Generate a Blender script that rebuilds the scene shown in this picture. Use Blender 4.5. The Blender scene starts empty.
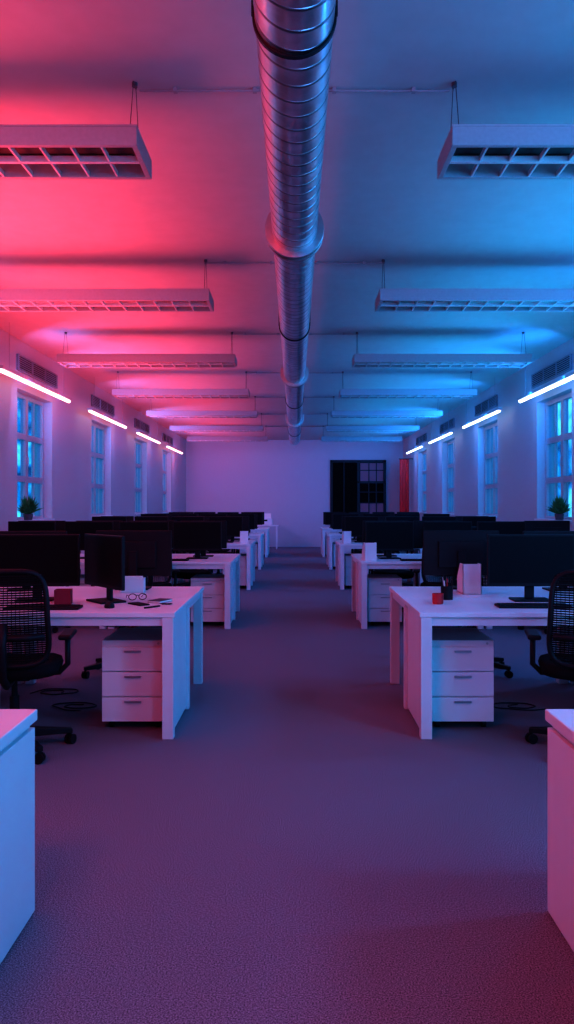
import bpy, math, random
from mathutils import Vector, Matrix
random.seed(7)
C = bpy.context.scene.collection
H=1.35; CEIL=3.45; WX=3.5; Y0=-2.5; Y1=25.8
vs_=bpy.context.scene.view_settings
vs_.view_transform='Standard'
try: vs_.look='High Contrast'
except Exception as ex: print('look',ex)
vs_.exposure=0.08
# ---------------- mesh builder ----------------
class MB:
    def __init__(s): s.v=[]; s.f=[]; s.m=[]; s.cur=0
    def mat(s,i): s.cur=i; return s
    def add(s,vs,fs):
        o=len(s.v); s.v+= [tuple(v) for v in vs]
        for f in fs: s.f.append([o+i for i in f]); s.m.append(s.cur)
        return s
    def box(s,x0,x1,y0,y1,z0,z1,M=None):
        if x0>x1:x0,x1=x1,x0
        vs=[Vector((x,y,z)) for z in(z0,z1) for y in(y0,y1) for x in(x0,x1)]
        if M: vs=[M@v for v in vs]
        return s.add(vs,[(0,2,3,1),(4,5,7,6),(0,1,5,4),(2,6,7,3),(0,4,6,2),(1,3,7,5)])
    def cyl(s,p0,p1,r0,r1=None,n=16,cap=True):
        if r1 is None:r1=r0
        p0=Vector(p0);p1=Vector(p1);d=(p1-p0).normalized()
        a=d.orthogonal().normalized();b=d.cross(a)
        vs=[];
        for p,r in((p0,r0),(p1,r1)):
            for i in range(n):
                t=2*math.pi*i/n; vs.append(p+a*math.cos(t)*r+b*math.sin(t)*r)
        fs=[(i,(i+1)%n,n+(i+1)%n,n+i) for i in range(n)]
        if cap: fs+=[tuple(range(n-1,-1,-1)),tuple(range(n,2*n))]
        return s.add(vs,fs)
    def tube(s,pts,r,n=8,closed=False):
        pts=[Vector(p) for p in pts];N=len(pts);vs=[];fs=[]
        up=None
        for k,p in enumerate(pts):
            if closed: d=(pts[(k+1)%N]-pts[k-1])
            else: d=pts[min(k+1,N-1)]-pts[max(k-1,0)]
            d.normalize()
            if up is None: a=d.orthogonal().normalized()
            else:
                a=(up-d*up.dot(d)).normalized()
            up=a;b=d.cross(a)
            for i in range(n):
                t=2*math.pi*i/n; vs.append(p+(a*math.cos(t)+b*math.sin(t))*r)
        for k in range(N if closed else N-1):
            k2=(k+1)%N
            for i in range(n): fs.append((k*n+i,k*n+(i+1)%n,k2*n+(i+1)%n,k2*n+i))
        if not closed: fs+=[tuple(range(n-1,-1,-1)),tuple((N-1)*n+i for i in range(n))]
        return s.add(vs,fs)
    def lathe(s,prof,n=24,c=(0,0)):
        vs=[];fs=[];N=len(prof)
        for r,z in prof:
            for i in range(n):
                t=2*math.pi*i/n; vs.append((c[0]+r*math.cos(t),c[1]+r*math.sin(t),z))
        for k in range(N-1):
            for i in range(n): fs.append((k*n+i,k*n+(i+1)%n,(k+1)*n+(i+1)%n,(k+1)*n+i))
        return s.add(vs,fs)
    def mesh(s,name,mats,smooth=False):
        me=bpy.data.meshes.new(name); me.from_pydata(s.v,[],s.f)
        for m in (mats if isinstance(mats,(list,tuple)) else [mats]): me.materials.append(m)
        for p,i in zip(me.polygons,s.m): p.material_index=i; p.use_smooth=smooth
        me.update(); return me

def P(name,mb,mats,parent=None,loc=(0,0,0),rot=(0,0,0),bevel=0,smooth=False,label=None,segs=2,subsurf=0):
    o=bpy.data.objects.new(name,mb.mesh(name,mats,smooth)); C.objects.link(o)
    o.location=loc;o.rotation_euler=rot
    if parent: o.parent=parent; kids.setdefault(parent.name,[]).append(o)
    if bevel:
        b=o.modifiers.new('bevel','BEVEL');b.width=bevel;b.segments=segs;b.limit_method='ANGLE'
    if subsurf:
        b=o.modifiers.new('sub','SUBSURF');b.levels=subsurf;b.render_levels=subsurf
    if label:o['label']=label
    return o
kids={}
def T(name,label,cat,loc=(0,0,0),rz=0,group=None):
    o=bpy.data.objects.new(name,None);o.empty_display_size=.1;C.objects.link(o)
    o.location=loc;o.rotation_euler=(0,0,rz);o['label']=label;o['category']=cat
    if group:o['group']=group
    return o
def dup(root,loc,rz=None,label=None):
    n=root.copy();C.objects.link(n);n.location=loc
    if rz is not None:n.rotation_euler=(0,0,rz)
    if label:n['label']=label
    def rec(src,dst):
        for k in kids.get(src.name,[]):
            c=k.copy();C.objects.link(c);c.parent=dst
            kids.setdefault(dst.name,[]).append(c); rec(k,c)
    rec(root,n);return n
def S(name,mb,mats,label,bevel=0):
    o=P(name,mb,mats,bevel=bevel);o['kind']='structure';o['label']=label;return o

# ---------------- materials ----------------
def mat(name,col,rough=.5,metal=0,emit=None,es=0,bump=0,bscale=50,var=0,spec=.5):
    m=bpy.data.materials.new(name);m.use_nodes=True;nt=m.node_tree;b=nt.nodes['Principled BSDF']
    b.inputs['Base Color'].default_value=(*col,1);b.inputs['Roughness'].default_value=rough
    b.inputs['Metallic'].default_value=metal;b.inputs['Specular IOR Level'].default_value=spec
    if emit: b.inputs['Emission Color'].default_value=(*emit,1);b.inputs['Emission Strength'].default_value=es
    tc=nt.nodes.new('ShaderNodeTexCoord');nz=nt.nodes.new('ShaderNodeTexNoise')
    nz.inputs['Scale'].default_value=bscale;nz.inputs['Detail'].default_value=3
    nt.links.new(tc.outputs['Object'],nz.inputs['Vector'])
    if var or not bump:
        v=var or .04
        r=nt.nodes.new('ShaderNodeValToRGB')
        r.color_ramp.elements[0].position=.3;r.color_ramp.elements[1].position=.7
        r.color_ramp.elements[0].color=(*[c*(1-v) for c in col],1);r.color_ramp.elements[1].color=(*[min(1,c*(1+v)) for c in col],1)
        nt.links.new(nz.outputs['Fac'],r.inputs['Fac']);nt.links.new(r.outputs['Color'],b.inputs['Base Color'])
    if bump:
        bp=nt.nodes.new('ShaderNodeBump');bp.inputs['Strength'].default_value=bump;bp.inputs['Distance'].default_value=.01
        nt.links.new(nz.outputs['Fac'],bp.inputs['Height']);nt.links.new(bp.outputs['Normal'],b.inputs['Normal'])
    return m
M_wall=mat('wall_paint',(.54,.53,.56),.85,bump=.15,bscale=30,var=.02)
M_ceil=mat('ceiling_paint',(.48,.47,.48),.9,bump=.1,bscale=8,var=.03)
M_carpet=mat('carpet',(.235,.215,.255),.97,bump=.45,bscale=210,var=.7,spec=.1)
M_white=mat('white_laminate',(.76,.76,.78),.38,bscale=6,var=.02)
M_whitem=mat('white_metal',(.70,.70,.73),.4,bscale=8,var=.02)
M_frame=mat('window_paint',(.45,.45,.5),.5)
M_black=mat('black_plastic',(.014,.014,.018),.5,bscale=20,var=.1,spec=.3)
M_fab=mat('black_fabric',(.012,.012,.015),.9,bump=.4,bscale=250,var=.2,spec=.2)
M_screen=mat('dark_screen',(.008,.008,.011),.45,spec=.15)
M_fix=mat('fixture_grey',(.44,.43,.46),.5)
M_louv=mat('louver_aluminium',(.8,.8,.82),.35,metal=.2)
M_fixin=mat('fixture_inside',(.06,.06,.065),.5)
M_tube=mat('unlit_tube',(.5,.5,.5),.3)
M_steel=mat('steel',(.5,.5,.52),.35,metal=1)
M_darkst=mat('dark_metal',(.02,.02,.025),.5,metal=.3)
M_strL=mat('tube_glow_rose',(.9,.8,.8),.5,emit=(1,.62,.58),es=2.2)
M_strR=mat('tube_glow_cool',(.8,.9,.9),.5,emit=(.75,.8,1),es=2.2)
M_red=mat('red_plastic',(.55,.03,.04),.5)
M_redf=mat('red_fabric',(.9,.03,.03),.9)
M_green=mat('leaf_green',(.07,.25,.09),.6,var=.4,bscale=20)
M_pot=mat('pot_ceramic',(.12,.11,.13),.5)
M_vent=mat('vent_metal',(.32,.31,.34),.5)
M_ventd=mat('vent_dark',(.03,.03,.035),.8)
M_paper=mat('paper',(.8,.8,.78),.8)
# glass
M_glass=bpy.data.materials.new('window_glass');M_glass.use_nodes=True;nt=M_glass.node_tree
for n in list(nt.nodes):nt.nodes.remove(n)
o=nt.nodes.new('ShaderNodeOutputMaterial');t=nt.nodes.new('ShaderNodeBsdfTransparent');g=nt.nodes.new('ShaderNodeBsdfGlossy')
g.inputs['Roughness'].default_value=.03;mx=nt.nodes.new('ShaderNodeMixShader');mx.inputs[0].default_value=.04
t.inputs['Color'].default_value=(.75,.93,1,1)
nt.links.new(t.outputs[0],mx.inputs[1]);nt.links.new(g.outputs[0],mx.inputs[2]);nt.links.new(mx.outputs[0],o.inputs[0])
# spiral duct
def duct_mat():
    m=bpy.data.materials.new('spiral_galvanised_steel');m.use_nodes=True;nt=m.node_tree;b=nt.nodes['Principled BSDF']
    b.inputs['Metallic'].default_value=1;b.inputs['Roughness'].default_value=.28
    N=nt.nodes.new;L=nt.links.new
    tc=N('ShaderNodeTexCoord');sp=N('ShaderNodeSeparateXYZ');L(tc.outputs['Object'],sp.inputs[0])
    def mt(op,a,bb=None,v=None):
        n=N('ShaderNodeMath');n.operation=op;L(a,n.inputs[0])
        if bb is not None:L(bb,n.inputs[1])
        if v is not None:n.inputs[1].default_value=v
        return n.outputs[0]
    at=mt('ARCTAN2',sp.outputs['X'],sp.outputs['Z']);at=mt('DIVIDE',at,v=2*math.pi)
    yy=mt('DIVIDE',sp.outputs['Y'],v=.115);ph=mt('FRACT',mt('ADD',yy,at))
    d=mt('ABSOLUTE',mt('SUBTRACT',ph,v=.5))
    rp=N('ShaderNodeValToRGB');L(d,rp.inputs[0]);e=rp.color_ramp.elements
    e[0].position=0;e[1].position=.5;e[1].color=(.0,0,0,1)
    e[0].color=(1,1,1,1);x=e.new(.04);x.color=(1,1,1,1);x=e.new(.09);x.color=(0,0,0,1)
    bp=N('ShaderNodeBump');bp.inputs['Strength'].default_value=1;bp.inputs['Distance'].default_value=.012
    L(rp.outputs[0],bp.inputs['Height']);L(bp.outputs[0],b.inputs['Normal'])
    nz=N('ShaderNodeTexNoise');nz.inputs['Scale'].default_value=9;nz.inputs['Detail'].default_value=4;L(tc.outputs['Object'],nz.inputs[0])
    r2=N('ShaderNodeValToRGB');L(nz.outputs['Fac'],r2.inputs[0]);r2.color_ramp.elements[0].position=.35;r2.color_ramp.elements[1].position=.65
    r2.color_ramp.elements[0].color=(.62,.62,.64,1);r2.color_ramp.elements[1].color=(.88,.88,.90,1)
    mxx=N('ShaderNodeMix');mxx.data_type='RGBA';L(rp.outputs[0],mxx.inputs[0]);L(r2.outputs[0],mxx.inputs[6]);mxx.inputs[7].default_value=(.25,.25,.27,1)
    L(mxx.outputs[2],b.inputs['Base Color'])
    return m
M_duct=duct_mat()

# ---------------- room ----------------
S('floor',MB().box(-WX-.3,WX+.3,Y0-.2,Y1+.2,-.1,0),M_carpet,'speckled dark carpet floor')
S('ceiling',MB().box(-WX-.3,WX+.3,Y0-.2,Y1+.2,CEIL,CEIL+.1),M_ceil,'painted white plaster ceiling')
S('wall_back',MB().box(-WX-.3,WX+.3,Y1,Y1+.2,0,CEIL),M_wall,'plain painted end wall')
S('wall_front',MB().box(-WX-.3,WX+.3,Y0-.2,Y0,0,CEIL),M_wall,'plain painted wall')
WIN=[(6.4,7.85),(10.1,11.55),(13.8,15.25),(17.5,18.95),(21.2,22.65)]
SZ,TZ=1.13,2.83
for s,nm in((-1,'left'),(1,'right')):
    mb=MB();a,b=s*WX,s*(WX+.3)
    ys=[Y0]
    for w in WIN: ys+=list(w)
    ys.append(Y1)
    mb.box(a,b,Y0,Y1,0,SZ);mb.box(a,b,Y0,Y1,TZ,CEIL)
    for i in range(0,len(ys),2): mb.box(a,b,ys[i],ys[i+1],SZ,TZ)
    S('wall_'+nm,mb,M_wall,'painted side wall with deep window recesses')
    mb=MB();mb.box(s*(WX-.015),s*WX,Y0,Y1,0,.09);S('baseboard_'+nm,mb,M_white,'white baseboard')
wn=1
for s in(-1,1):
    for (a,b) in WIN:
        mb=MB();x0,x1=s*(WX+.12),s*(WX+.19);f=.06
        g=0.001
        mb.box(x0,x1,a+g,b-g,SZ+g,SZ+f);mb.box(x0,x1,a+g,b-g,TZ-f,TZ-g)
        mb.box(x0,x1,a+g,a+f,SZ+f,TZ-f);mb.box(x0,x1,b-f,b-g,SZ+f,TZ-f)
        mid=(a+b)/2;mb.box(x0,x1,mid-.05,mid+.05,SZ+f,TZ-f)
        h=(TZ-SZ)/3
        for k in(1,2):
            z=SZ+h*k;w=.04
            mb.box(s*(WX+.125),x1,a+f,mid-.05,z-w,z+w);mb.box(s*(WX+.125),x1,mid+.05,b-f,z-w,z+w)
        for c in((a+f+mid-.05)/2,(b-f+mid+.05)/2): # slim glazing bars
            mb.box(s*(WX+.14),s*(WX+.17),c-.011,c+.011,SZ+f,TZ-f)
        mb.box(s*(WX+.10),s*(WX+.12),mid-.012,mid+.012,SZ+.75,SZ+.87)
        mb.mat(1).box(s*(WX+.153),s*(WX+.157),a+f,b-f,SZ+f,TZ-f)
        S('window_%d'%wn,mb,[M_frame,M_glass],'painted casement window with glazing bars');
        mb=MB().box(s*(WX-.04),s*(WX+.12),a+.002,b-.002,SZ,SZ+.025);S('trim_%d'%wn,mb,M_white,'white window sill')
        wn+=1
# back door, dark glazed
mb=MB();yb=Y1-.06
X0,X1,ZD=1.15,2.95,2.8
mb.box(X0,X0+.08,yb,Y1,0,ZD);mb.box(X1-.08,X1,yb,Y1,0,ZD);mb.box(X0,X1,yb,Y1,ZD-.08,ZD);mb.box(2.02,X1,yb,Y1,2.05,2.12)
mb.box(2.02,2.10,yb,Y1,0,ZD);mb.box(X0+.08,2.02,yb,Y1,0,.3)
mb.box(1.58,1.61,yb,Y1,0,ZD)
for x in(2.38,2.62): mb.box(x,x+.03,yb,Y1,0,ZD)
for z in(.8,1.4,1.75,2.45): mb.box(2.02,X1,yb,Y1,z,z+.03)
mb.mat(1).box(X0+.05,X1-.05,Y1-.03,Y1-.005,0,ZD-.05)
mb.mat(2).box(2.12,2.86,Y1-.035,Y1-.031,2.12,2.7);mb.box(2.12,2.86,Y1-.035,Y1-.031,.32,1.4)
M_dglass=mat('door_dark_glass',(.008,.007,.008),.7,spec=.05);M_dglass2=mat('door_reflection_glass',(.36,.17,.20),.6,spec=.2)  # second glass: pinkish reflection put into the base colour
S('door_1',mb,[M_darkst,M_dglass,M_dglass2],'dark metal double door with glazed grid')

# ---------------- duct ----------------
DZ=H+1.68
duct=T('ventilation_duct','galvanised spiral steel air duct hung along the ceiling','duct',(0,0,DZ))
def ring(y,r0,r1,w,lbl=None,m=M_steel,name='flange'):
    mb=MB();n=40;vs=[];prof=[(r0,-w/2),(r1,-w/2),(r1,w/2),(r0,w/2)]
    fs=[]
    for i in range(n):
        t=2*math.pi*i/n
        for r,yy in prof: vs.append((r*math.cos(t),yy,r*math.sin(t)))
    for i in range(n):
        j=(i+1)%n
        for k in range(4):
            l=(k+1)%4;fs.append((i*4+k,i*4+l,j*4+l,j*4+k))
    mb.add(vs,fs);return P(name,mb,m,duct,(0,y,0),bevel=.003,label=lbl)
secs=[(-2.45,4.9,.137),(4.9,10.2,.137),(10.2,15.5,.137),(15.5,20.6,.137)]
for a,b,r in secs:
    mb=MB();mb.cyl((0,0,0),(0,b-a,0),r,n=64,cap=False);P('duct_section',mb,M_duct,duct,(0,a,0),smooth=True)
mb=MB();mb.cyl((0,20.6,0),(0,20.62,0),.145,n=48);P('end_cap',mb,M_steel,duct)
for y in(4.9,10.2,15.5):
    ring(y-.035,.13,.18,.018);ring(y+.035,.13,.18,.018);ring(y,.13,.16,.06,name='collar')
for y in(2.75,7.5,12.8,18):
    ring(y,.13,.146,.022,m=M_darkst,name='hanger_band')
    for x in(-.146,.146): P('hanger_rod',MB().cyl((x,0,0),(x,0,CEIL-DZ),.003,n=8),M_darkst,duct,(0,y,0))

# ---------------- suspended louvre lights ----------------
def fixture(loc,s):
    L=2.12;W=.40;h=.10
    r=T('suspended_ceiling_light','unlit grey suspended light with a louvre grid underside','ceiling light',loc,group='suspended louvre ceiling lights')
    mb=MB();t=.028
    mb.box(0,s*L,0,W,h-.012,h)
    mb.box(0,s*L,0,t,0,h-.012);mb.box(0,s*L,W-t,W,0,h-.012)
    mb.box(0,s*t,t,W-t,0,h-.012);mb.box(s*(L-t),s*L,t,W-t,0,h-.012)
    mb.mat(1).box(s*t,s*(L-t),t,W-t,h-.02,h-.012)
    P('housing',mb,[M_fix,M_fixin],r,bevel=.003)
    mb=MB();n=14
    for i in range(1,n):
        x=s*(t+(L-2*t)*i/n); mb.box(x-.005,x+.005,t,W-t,.004,.03)
    mb.box(s*t,s*(L-t),W/2-.012,W/2+.012,.002,.032)
    P('louver_grid',mb,M_louv,r)
    for y in(.11,W-.11):
        P('fluorescent_tube',MB().cyl((s*.08,y,.068),(s*(L-.08),y,.068),.013,n=10),M_tube,r,smooth=True)
    top=CEIL-loc[2]
    for x in(.05,L-.05):
        mb=MB();mb.tube([(s*x,.08,h),(s*x,.17,top-.01)],.0022,6);mb.tube([(s*x,W-.08,h),(s*x,.23,top-.01)],.0022,6)
        mb.cyl((s*x,.2,top-.02),(s*x,.2,top),.014,n=16);mb.box(s*x-.004,s*x+.004,.165,.235,top-.014,top-.008)
        P('suspension_wire',mb,M_pot,r)
    return r
FZ=H+1.70
FY=[3.78+2.87*i for i in range(7)]
for s in(-1,1):
    r=fixture((s*.745,FY[0],FZ),s)
    for y in FY[1:]: dup(r,(s*.71,y,FZ))
cd=None
for y in FY:
    if cd is None:
        mb=MB();mb.cyl((-.78,0,0),(.78,0,0),.006,n=8)
        for x in(-.6,-.2,.2,.6): mb.box(x-.01,x+.01,-.012,.012,-.009,.014)
        cd=T('ceiling_conduit','thin grey electrical conduit fixed across the ceiling','conduit',(0,y+.25,CEIL-.014),group='ceiling conduits')
        P('pipe',mb,M_vent,cd)
    else: dup(cd,(0,y+.25,CEIL-.014))

# ---------------- wall strip lights ----------------
SYS=[1.1,5.0,8.9,12.8,16.7,20.6]
def strip(loc,s,me):
    L=2.75
    r=T('linear_light','lit slim linear tube light hung beside the window wall','linear light',loc,group='linear window wall lights')
    P('housing',MB().box(-.04,.04,0,L,.02,.055),M_fix,r)
    P('glowing_tube',MB().cyl((0,.02,.006),(0,L-.02,.006),.025,n=12),me,r,smooth=True,label='brightly lit diffuser tube')
    for y in(.3,L-.3): P('suspension_wire',MB().cyl((0,y,.055),(0,y,CEIL-loc[2]),.0025,n=6),M_vent,r)
    return r
for s,me in((-1,M_strL),(1,M_strR)):
    r=None
    for y in SYS:
        if r is None:r=strip((s*3.28,y,H+1.5),s,me)
        else:dup(r,(s*3.28,y,H+1.5))
# ---------------- vents ----------------
v=None
for s in(-1,1):
    for (a,b) in WIN:
        if v is None:
            v=T('air_vent','grey slatted air vent grille above the window','vent',(s*WX,a-.05,H+1.7),group='wall vents')
            P('grille_back',MB().box(-.006,.0,0,1.65,0,.2),M_ventd,v)
            mb=MB();mb.box(-.02,0.02-.001,0,1.65,0,.015);mb.box(-.02,.019,0,1.65,.185,.2)
            for k in range(4): y=k*1.635/3; mb.box(-.02,.019,y,y+.015,.015,.185)
            for k in range(1,7): z=.0265*k; mb.box(-.016,.016,.015,1.635,z,z+.009)
            P('grille_frame',mb,M_vent,v)
            v.location.x=s*(WX-.02)
        else: dup(v,(s*(WX-.02),a-.05,H+1.7))

# ---------------- desks ----------------
TZD=.73;DW=1.36;DD=.75
def desk(s,loc,far,label):
    r=T('office_desk',label,'desk',loc,group='white bench desks')
    t=.028
    P('desktop',MB().box(s*.0,s*(DW-.004),.003,DD-.003,TZD-t,TZD),M_white,r,bevel=.003)
    lw=.065
    z1=TZD-t
    ys=[.005,DD-.06-.005] if not far else [DD-lw-.005]
    for y in ys:
        for x in(.008,DW-lw-.02):
            P('leg',MB().box(s*x,s*(x+lw),y,y+(lw if y<.1 or far else .06),0,z1),M_whitem,r,bevel=.003)
    for y in(.02,DD-.05):
        P('frame_beam',MB().box(s*(.008+lw),s*(DW-lw-.02),y,y+.03,z1-.05,z1-.001),M_whitem,r)
    if far:
        for x in(.02,DW-.07):
            P('side_beam',MB().box(s*x,s*(x+.04),.0,DD-lw-.006,z1-.05,z1-.001),M_whitem,r)
    else:
        P('end_panel',MB().box(s*.028,s*.046,.005+lw,DD-.066,.012,z1-.001),M_white,r)
    return r
def pedestal(loc):
    r=T('drawer_pedestal','white mobile pedestal with three drawers under a desk','drawer unit',loc,group='under-desk drawer pedestals')
    w,d,h=.38,.52,.50
    P('body',MB().box(0,w,.02,d,.045,h+.035),M_whitem,r,bevel=.004)
    zs=[(.05,.195),(.201,.346),(.352,.497)]
    for a,b in zs:
        dr=P('drawer',MB().box(.004,w-.004,0,.019,a,b),M_white,r,bevel=.003)
        P('handle',MB().box(.0,.10,-.012,.0,.0,.01),M_steel,dr,(w/2-.05,0,b-.03))
    P('keyhole',MB().cyl((w-.04,.018,.517),(w-.04,.012,.517),.007,n=12),M_steel,r)
    for x in(.05,w-.05):
        for y in(.07,d-.05): P('caster',MB().cyl((x-.012,y,.0225),(x+.012,y,.0225),.0225,n=14).box(x-.006,x+.006,y-.006,y+.006,.03,.047),M_black,r)
    return r
# ---------------- chair ----------------
def chair(loc,rz):
    r=T('office_chair','black swivel office chair with mesh back and armrests','chair',loc,rz,group='black office chairs')
    mb=MB()
    for i in range(5):
        t=2*math.pi*i/5+.3
        M=Matrix.Rotation(t,4,'Z')
        vs=[]
        for x,w,z0,z1 in((.02,.03,.075,.13),(.31,.018,.062,.088)):
            for y in(-w,w):
                for z in(z0,z1): vs.append(M@Vector((x,y,z)))
        mb.add(vs,[(0,1,3,2),(4,6,7,5),(0,4,5,1),(2,3,7,6),(1,5,7,3),(0,2,6,4)])
    mb.cyl((0,0,.065),(0,0,.15),.045,.035)
    P('base',mb,M_black,r,bevel=.004)
    for i in range(5):
        t=2*math.pi*i/5+.3;M=Matrix.Translation((.3*math.cos(t),.3*math.sin(t),0))@Matrix.Rotation(t+.8,4,'Z')
        mb=MB()
        for yy in(-.022,.006):
            mb.cyl(M@Vector((0,yy,.028)),M@Vector((0,yy+.016,.028)),.028,n=16)
        mb.cyl(M@Vector((0,0,.03)),M@Vector((0,0,.075)),.008,n=8)
        P('caster',mb,M_black,r)
    P('gas_lift',MB().cyl((0,0,.13),(0,0,.3),.026).cyl((0,0,.3),(0,0,.41),.016).box(-.1,.1,-.12,.1,.405,.435),M_black,r)
    vs=[];fs=[];n=28
    def sup(t,a,b,e=3.2):
        c,s_=math.cos(t),math.sin(t);return a*math.copysign(abs(c)**(2/e),c),b*math.copysign(abs(s_)**(2/e),s_)
    prof=[(.0,.42),(.8,.42),(.96,.43),(1,.465),(.97,.49),(.85,.502),(.4,.495),(0,.49)]
    for k,(f,z) in enumerate(prof):
        for i in range(n):
            x,y=sup(2*math.pi*i/n,.25*f,.24*f);vs.append((x,y+.02,z-(.02*max(0,(y-.12)/.12)**2)))
    for k in range(len(prof)-1):
        for i in range(n): fs.append((k*n+i,k*n+(i+1)%n,(k+1)*n+(i+1)%n,(k+1)*n+i))
    P('seat',MB().add(vs,fs),M_fab,r,smooth=True)
    bk=P('backrest',MB().tube([(0,.02,.41),(0,-.2,.40),(0,-.29,.45),(0,-.31,.62),(0,-.29,.74)],.022,10),M_black,r,smooth=True)
    zc=.755;hh=.25
    def by(z,x):
        u=(z-.5)/.5
        return -.25-.035*u+.02*math.cos(u*6)+.05*(x/.23)**2
    pts=[]
    for i in range(44):
        x,z=sup(2*math.pi*i/44,.225,hh,4.5); w=1-.10*((z)/hh+1)/2
        zz=z+zc;pts.append((x*w,by(zz,x),zz))
    P('back_frame',MB().tube(pts,.015,8,True),M_black,bk,smooth=True)
    mb=MB()
    nb=40
    for k in range(nb):
        z=zc-hh+.015+(2*hh-.03)*k/(nb-1);hw=.215*(1-.10*((z-zc)/hh+1)/2)
        if k in(0,nb-1):hw-=.02
        P0=[(hw*q,by(z,hw*q),z) for q in(-1,-.5,0,.5,1)]
        mb.tube(P0,.0042,5)
    for q in range(-9,10):
        x=q*.0205;mb.tube([(x,by(z,x),z) for z in(.52,.63,.755,.87,.99)],.002,4)
    P('mesh_panel',mb,M_fab,bk)
    P('lumbar_bar',MB().tube([(x,by(.66,x)-.013,.66) for x in(-.2,-.1,0,.1,.2)],.016,8),M_black,bk,smooth=True)
    for s in(-1,1):
        mb=MB();mb.tube([(s*.1,0,.42),(s*.24,0,.425),(s*.285,.0,.47),(s*.285,-.01,.62)],.016,8)
        ar=P('armrest',mb,M_black,r,smooth=True)
        P('arm_pad',MB().box(s*.285-.035,s*.285+.035,-.13,.11,.62,.648),M_black,ar,bevel=.01)
    return r
# ---------------- monitor ----------------
def monitor(loc,rz,w=.56,label='black widescreen monitor on a stand, switched off'):
    r=T('computer_monitor',label,'monitor',loc,rz,group='desk monitors')
    h=w*.60;z0=.43-h
    b=P('monitor_body',MB().box(-w/2,w/2,-.012,.012,z0,.43).box(-w*.3,w*.3,.012,.035,z0+.06,.35),M_black,r,bevel=.005)
    P('screen',MB().box(-w/2+.012,w/2-.012,-.0135,-.0121,z0+.022,.418),M_screen,b)
    P('stand',MB().box(-.03,.03,.03,.05,.012,.28).box(-.12,.12,-.07,.10,0,.012),M_black,r,bevel=.004)
    return r
def magfile(loc,rz=0,w=.13,h=.20):
    r=T('magazine_file','white upright magazine file holder on a desk','file holder',loc,rz,group='white file holders')
    d=.2;t=.004
    mb=MB();mb.box(-w/2,w/2,-d/2,-d/2+t,0,h);mb.box(-w/2,w/2,d/2-t,d/2,0,h*.5);mb.box(-w/2,w/2,-d/2,d/2,0,t)
    for x in(-w/2,w/2-t):
        mb.add([(x,-d/2,0),(x,d/2,0),(x,d/2,h*.5),(x,0,h),(x,-d/2,h),(x+t,-d/2,0),(x+t,d/2,0),(x+t,d/2,h*.5),(x+t,0,h),(x+t,-d/2,h)],
          [(0,1,2,3,4),(9,8,7,6,5),(0,5,6,1),(1,6,7,2),(2,7,8,3),(3,8,9,4),(4,9,5,0)])
    P('file_box',mb,M_white,r)
    P('papers',MB().box(-w/2+.012,w/2-.02,-d/2+.01,d/2-.01,t,.10),M_paper,r)
    return r
def keyboard(loc,rz=0):
    r=T('keyboard','slim black computer keyboard','keyboard',loc,rz,group='keyboards')
    P('keyboard_body',MB().box(-.22,.22,-.07,.07,0,.014),M_black,r,bevel=.004)
    mb=MB()
    for j in range(5):
        for i in range(15): mb.box(-.208+i*.0278,-.208+i*.0278+.024,-.058+j*.024,-.058+j*.024+.02,.014,.018)
    P('keys',mb,M_darkst,r);return r
def mouse(loc,rz=0):
    r=T('computer_mouse','small black computer mouse','mouse',loc,rz,group='computer mice')
    vs=[];fs=[];n=16;pr=[(1,0),(1,.012),(.85,.026),(.5,.034),(0.01,.036)]
    for f,z in pr:
        for i in range(n):
            t=2*math.pi*i/n;vs.append((.03*f*math.cos(t),.052*f*math.sin(t),z))
    for k in range(4):
        for i in range(n):fs.append((k*n+i,k*n+(i+1)%n,(k+1)*n+(i+1)%n,(k+1)*n+i))
    P('mouse_shell',MB().add(vs,fs),M_black,r,smooth=True);P('scroll_wheel',MB().cyl((-.004,.03,.028),(.004,.03,.028),.008,n=12),M_vent,r);return r
def mug(loc,m,label,rz=0,sc=1):
    r=T('mug',label,'mug',loc,rz)
    P('mug_body',MB().lathe([(0,.0),(.03,0),(.034,.006),(.036,.065),(.033,.065),(.03,.01),(0,.01)]),m,r,smooth=False)
    P('handle',MB().tube([(.034,0,.055),(.052,0,.052),(.058,0,.036),(.05,0,.018),(.033,0,.016)],.004,8),m,r,smooth=True);return r
def pencup(loc):
    r=T('pen_cup','black pen cup holding several pens','pen holder',loc)
    P('cup',MB().lathe([(0,0),(.038,0),(.04,.09),(.037,.09),(.035,.005),(0,.005)]),M_black,r)
    for i in range(5):
        t=i*1.3;P('pen',MB().cyl((.012*math.cos(t),.012*math.sin(t),.006),(.03*math.cos(t),.03*math.sin(t),.125+.01*(i%3)),.004,n=8),[M_black,M_red,M_steel,M_paper,M_black][i],r)
    return r

zt=TZD
BY=[4.6,8.7,12.7,16.7,20.7]
mon=ch=pd=None
dk={}
def put_desk(s,x,y,far):
    k=(s,far);lb='white rectangular desk in a long shared bench'
    if k not in dk: dk[k]=desk(s,(x,y,0),far,lb)
    else: dup(dk[k],(x,y,0))
def put_mon(x,y,rz=0,w=None,z=zt,label=None):
    global mon
    if mon is None: mon=monitor((x,y,z),rz)
    else: mm=dup(mon,(x,y,z),rz,label)
def put_ch(x,y,rz):
    global ch
    if ch is None: ch=chair((x,y,0),rz)
    else: dup(ch,(x,y,0),rz)
def put_pd(x,y):
    global pd
    if pd is None: pd=pedestal((x,y,0))
    else: dup(pd,(x,y,0),0)
for bi,by in enumerate(BY):
    for s in(-1,1):
        for k in(0,1):
            x=s*((.69 if s<0 else .72)+k*(DW+.002))
            put_desk(s,x,by,False);put_desk(s,x,by+DD,True)
            px=x+s*.1 if s>0 else x-.09-.38
            put_pd(px,by+.2)
put_mon(-1.68,5.2,math.radians(4));put_mon(-1.22,5.12,math.radians(-52),label='black monitor turned at an angle, switched off')
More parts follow.
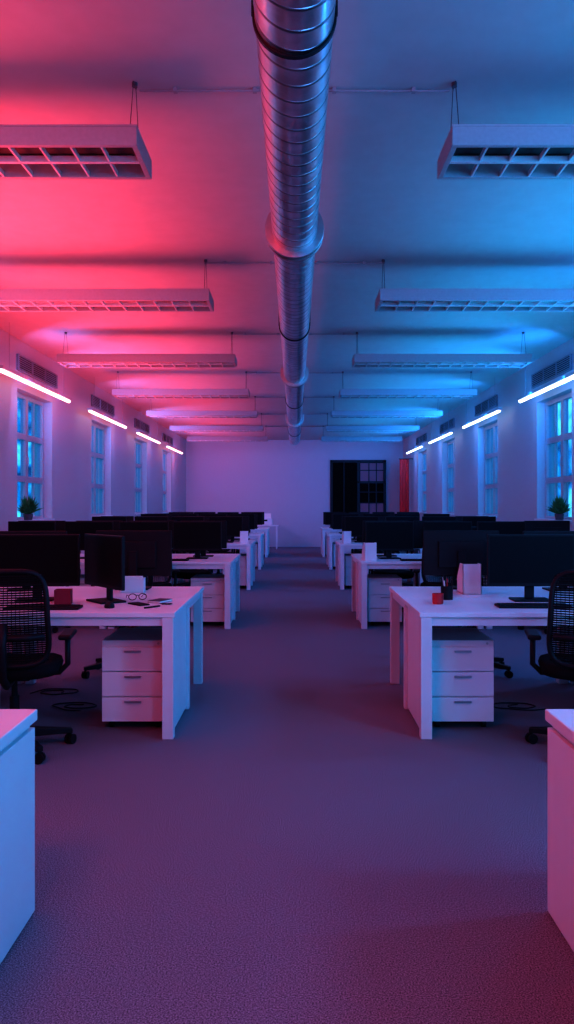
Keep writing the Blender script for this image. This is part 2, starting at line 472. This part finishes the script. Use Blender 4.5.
put_mon(-1.19,5.93,math.pi); put_mon(-2.45,5.2,0);put_mon(-1.95,5.85,math.pi+.1)
put_mon(1.53,5.18,math.radians(-2)); put_mon(1.24,5.96,math.pi-.05);put_mon(2.25,5.2,0);put_mon(1.95,5.85,math.pi)
put_ch(-1.54,4.40,math.radians(8));put_ch(1.60,4.38,math.radians(-12))
put_ch(-1.38,6.4,math.pi+.3);put_ch(1.45,6.45,math.pi-.4)
put_ch(-2.75,4.5,.1);put_ch(2.8,4.5,-.1)
rnd=random.Random(3)
for bi,by in enumerate(BY[1:]):
    for s in(-1,1):
        for cx in(1.12,1.76,2.4,3.04):
            if rnd.random()<.9: put_mon(s*(cx+rnd.uniform(-.03,.03)),by+.55+rnd.uniform(-.03,.03),rnd.uniform(-.1,.1))
        for cx in(1.08,1.74,2.4,3.04):
            if rnd.random()<.9: put_mon(s*(cx+rnd.uniform(-.03,.03)),by+.99+rnd.uniform(-.03,.03),math.pi+rnd.uniform(-.1,.1))
        put_ch(s*(1.6+rnd.uniform(-.1,.1)),by-.02,rnd.uniform(-.4,.4))
        put_ch(s*(1.35+rnd.uniform(-.1,.1)),by+1.65,math.pi+rnd.uniform(-.5,.5))
        put_ch(s*2.75,by-.05,rnd.uniform(-.3,.3))
# desk clutter
kb=keyboard((-1.50,4.78,zt),.05);dup(kb,(1.45,4.86,zt),-.03)
for s in(-1,1): dup(kb,(s*1.4,8.9,zt),.0);
ms=mouse((-1.12,4.84,zt),.3);dup(ms,(1.76,4.84,zt),-.2)
magfile((1.235,5.66,zt),0,.13,.21)
mf=magfile((.84,9.0,zt),.1)
for x,y in((.84,12.95),(-.82,13.0)): dup(mf,(x,y,zt),.1)
mug((.90,5.02,zt),M_red,'small red ceramic mug on a white desk',1.2)
pencup((1.0,5.25,zt));
r=T('desk_organizer','low white open desk organizer holding paper slips','organizer',(-1.15,5.70,zt),.05)
P('tray_shell',MB().box(-.08,.08,-.06,-.055,0,.1).box(-.08,.08,.055,.06,0,.1).box(-.08,-.075,-.055,.055,0,.1).box(.075,.08,-.055,.055,0,.1).box(-.08,.08,-.06,.06,0,.004),M_white,r)
P('paper_slips',MB().box(-.07,.07,-.05,.0,.004,.115),M_paper,r)
r=T('memo_box','dark red memo box filled with note paper','memo box',(-1.45,5.02,zt),.15)
P('box_shell',MB().box(-.05,.05,-.05,-.045,0,.09).box(-.05,.05,.045,.05,0,.09).box(-.05,-.045,-.045,.045,0,.09).box(.045,.05,-.045,.045,0,.09).box(-.05,.05,-.05,.05,0,.004),mat('dark_red_plastic',(.2,.02,.04),.5),r)
P('note_paper',MB().box(-.043,.043,-.043,.043,.004,.08),M_paper,r)
r=T('smartphone','black smartphone lying on a desk','phone',(-.97,4.98,zt),.7)
P('phone_body',MB().box(-.036,.036,-.075,.075,0,.008),M_black,r,bevel=.003);P('phone_screen',MB().box(-.033,.033,-.07,.07,.008,.0086),M_screen,r)
r=T('eyeglasses','black framed eyeglasses resting on a desk','glasses',(-1.02,5.2,zt),.4)
mb=MB()
for sx in(-.033,.033):
    mb.tube([(sx+.025*math.cos(t*math.pi/8),0,.024+.02*math.sin(t*math.pi/8)) for t in range(16)],.0025,6,True)
mb.tube([(-.01,0,.03),(0,0,.034),(.01,0,.03)],.0022,6)
P('rim',mb,M_black,r)
for sx in(-1,1): P('temple',MB().tube([(sx*.058,0,.03),(sx*.056,.07,.03),(sx*.05,.12,.008)],.002,6),M_black,r)
r=T('notebook','small dark notebook lying on a desk','notebook',(-.86,5.12,zt),-.4)
P('pages',MB().box(-.045,.045,-.07,.07,.002,.012),M_paper,r);P('cover',MB().box(-.047,.047,-.072,.072,.012,.014),M_pot,r);P('back_cover',MB().box(-.047,.047,-.072,.072,0,.002),M_pot,r)
r=T('pen','black pen lying on a desk','pen',(-.86,4.83,zt+.005),.9)
P('barrel',MB().cyl((-.06,0,0),(.06,0,0),.005,n=10),M_black,r);P('tip',MB().cyl((.06,0,0),(.072,0,0),.004,.001,n=10),M_steel,r)
# thin charging cable on the desk and loose cables on the floor
def cable(x,y,z,sd,k0,step,r0,gr,label,grp,rad):
    q=random.Random(sd);pts=[];a=q.uniform(0,6)
    for k in range(k0):
        t=a+k*step;rr=r0+gr*k*q.uniform(.6,1.1);pts.append((rr*math.cos(t)*1.1,rr*math.sin(t)*.7,rad+.0005+.8*rad*(k%3==0)))
    c=T('power_cable',label,'cable',(x,y,z),group=grp)
    P('cable_cord',MB().tube(pts,rad,6),M_black,c,smooth=True,subsurf=1)
cable(-.80,4.98,zt,9,12,.55,.02,.003,'thin black charging cable coiled on a desk','loose cables',.003)
for (x,y,sd) in((-1.45,5.35,1),(-1.72,5.75,2),(1.5,5.35,4)):
    cable(x,y,0,sd,22,.5,.05,.007,'loose black cable coiled on the carpet under a desk','loose cables',.005)
# ---------------- near cabinets ----------------
def cabinet(s,xi,far):
    r=T('storage_cabinet','low white storage cabinet with a flat top','cabinet',(s*xi,0,0),group='low white cabinets')
    y0,y1=.85,far;w=.8;h=.62
    P('body',MB().box(s*.022,s*w,y0+.01,y1-.01,.0,h),M_white,r,bevel=.003)
    P('worktop',MB().box(0,s*(w+.02),y0,y1,h+.012,h+.05),M_white,r,bevel=.004)
    P('spacer_rail',MB().box(s*.04,s*(w-.02),y0+.03,y1-.03,h,h+.012),M_darkst,r)
    n=2
    for i in range(n):
        a=y0+.014+(y1-y0-.028)*i/n;b=y0+.014+(y1-y0-.028)*(i+1)/n-.004
        P('door',MB().box(s*.003,s*.021,a,b,.006,h-.006),M_white,r,bevel=.002)
    return r
cabinet(-1,.857,2.67);cabinet(1,.835,2.67)
# ---------------- plants ----------------
def plant(loc):
    r=T('potted_plant','small bushy green potted plant on a window sill','plant',loc,group='window sill plants')
    P('pot',MB().lathe([(0,0),(.05,0),(.062,.08),(.056,.08),(.052,.07),(0,.07)],20),M_pot,r)
    mb=MB();q=random.Random(5)
    for i in range(150):
        a=q.uniform(0,6.28);l=q.uniform(.16,.30);e=q.uniform(.4,1.45);w=.02
        d=Vector((math.cos(a)*math.cos(e)*.75,math.sin(a)*math.cos(e)*.8,math.sin(e)));sd=Vector((-math.sin(a),math.cos(a),0))*w
        p0=Vector((0,0,.065));p1=p0+d*l*.55;p2=p0+d*l-Vector((0,0,.03*math.cos(e)))
        mb.add([p0-sd*.3,p0+sd*.3,p1+sd,p2,p1-sd],[(0,1,2,3,4)])
    P('foliage',mb,M_green,r);return r
pl=plant((-3.45,10.36,SZ+.026));dup(pl,(3.45,10.42,SZ+.026));
# ---------------- back items ----------------
r=T('side_table','small white table against the end wall','table',(-.9,24.4,0))
P('tabletop',MB().box(-.4,.4,0,.6,.70,.73),M_white,r)
for x in(-.37,.33):
    for y in(.02,.54): P('leg',MB().box(x,x+.04,y,y+.04,0,.70),M_whitem,r)
r=T('desk_printer','small pale printer on a side table','printer',(-.85,24.5,.73))
P('printer_body',MB().box(-.17,.17,0,.35,0,.2),M_whitem,r,bevel=.02);P('paper_tray',MB().box(-.12,.12,.28,.31,.2,.36,None),M_paper,r)
P('control_panel',MB().box(-.14,.02,-.004,0,.12,.17),M_black,r)
r=T('hanging_banner','narrow red fabric banner hanging by the wall','banner',(3.38,23.6,0))
vs=[];fs=[];n=16
for i in range(n+1):
    for z in(1.0,2.7): vs.append((-.28+.28*i/n*1.0,.03*math.sin(i*1.3),z))
for i in range(n): fs.append((2*i,2*i+2,2*i+3,2*i+1))
P('cloth',MB().add(vs,fs),M_redf,r,smooth=True)
P('rail',MB().cyl((-.3,0,2.71),(.12,0,2.71),.012),M_darkst,r)

# ---------------- lights ----------------
def area(name,loc,nrm,col,e,sx,sy,spread=180):
    l=bpy.data.lights.new(name,'AREA');l.shape='RECTANGLE';l.size=sx;l.size_y=sy;l.energy=e;l.color=col;l.spread=math.radians(spread)
    o=bpy.data.objects.new(name,l);C.objects.link(o);o.location=loc
    o.rotation_euler=Vector(nrm).to_track_quat('-Z','Y').to_euler();return o
RED=(1,.06,.085);BL2=(.0,.37,.74);BL3=(.02,.27,.9)
for i,y in enumerate((1.2,5.7,10.2,14.7,19.2,22.9)):  # added unseen area lights in mid-air, colouring the ceiling red and blue
    area('red_ceiling_fill',(-2.2,y,1.75),(0,0.02,1),RED,(26,76,55,36,26,13)[i],1.2,4.3,120)
    area('blue_ceiling_fill',(2.2,y,1.75),(0,0.02,1),BL2,(10,32,29,23,18,10)[i],1.2,4.3,120)
for i,y in enumerate(SYS):
    # added unseen area lights by the linear lights, aimed across the room
    for yy in (y+.7,y+2.05):
        if yy<8: er,eb,ev,n=4,21,5,(.85,.15,-.4)
        else: er,eb,ev,n=5,26,16,(.70,.6,-.15)
        if yy>20: er=16
        area('red_cross',(-3.25,yy,H+1.46),n,RED,er,.1,.6)
        area('blue_cross',(3.25,yy,H+1.46),(-n[0],n[1],n[2]),BL3,eb,.1,.6)
        area('blue_cross',(-3.25,yy,H+1.46),n,BL3,ev,.1,.6)
area('red_wash',(-1.1,.6,3.3),(.12,.5,-1),RED,48,1,1)
area('blue_wash',(3.3,1.5,1.9),(-1,.15,-.15),BL2,80,1.2,2.5)
area('cool_wash',(2.2,-1.8,2.2),(.0,1,-.12),(.08,.34,.9),26,1.2,.8,110)  # added unseen fill from behind the camera for the desk fronts
# ---------------- world ----------------
w=bpy.data.worlds.new('dusk');bpy.context.scene.world=w;w.use_nodes=True;nt=w.node_tree
bg=nt.nodes['Background'];tc=nt.nodes.new('ShaderNodeTexCoord');nz=nt.nodes.new('ShaderNodeTexNoise');nz.inputs['Scale'].default_value=32;nz.inputs['Detail'].default_value=6
rp=nt.nodes.new('ShaderNodeValToRGB');e=rp.color_ramp.elements;e[0].position=.38;e[0].color=(.006,.05,.15,1);e[1].position=.60;e[1].color=(.18,.75,1,1);x=e.new(.49);x.color=(.01,.24,.62,1)
nt.links.new(tc.outputs['Generated'],nz.inputs[0]);nt.links.new(nz.outputs['Fac'],rp.inputs[0]);nt.links.new(rp.outputs[0],bg.inputs[0]);bg.inputs[1].default_value=1.25
# ---------------- camera ----------------
cam=bpy.data.cameras.new('camera');co=bpy.data.objects.new('camera',cam);C.objects.link(co)
co.location=(0,0,H);co.rotation_euler=(math.pi/2,0,0);cam.sensor_fit='AUTO';cam.sensor_width=36;cam.lens=800/1024*36
cam.shift_x=-7.5/1024;cam.shift_y=-7/1024;cam.clip_start=.05
bpy.context.scene.camera=co
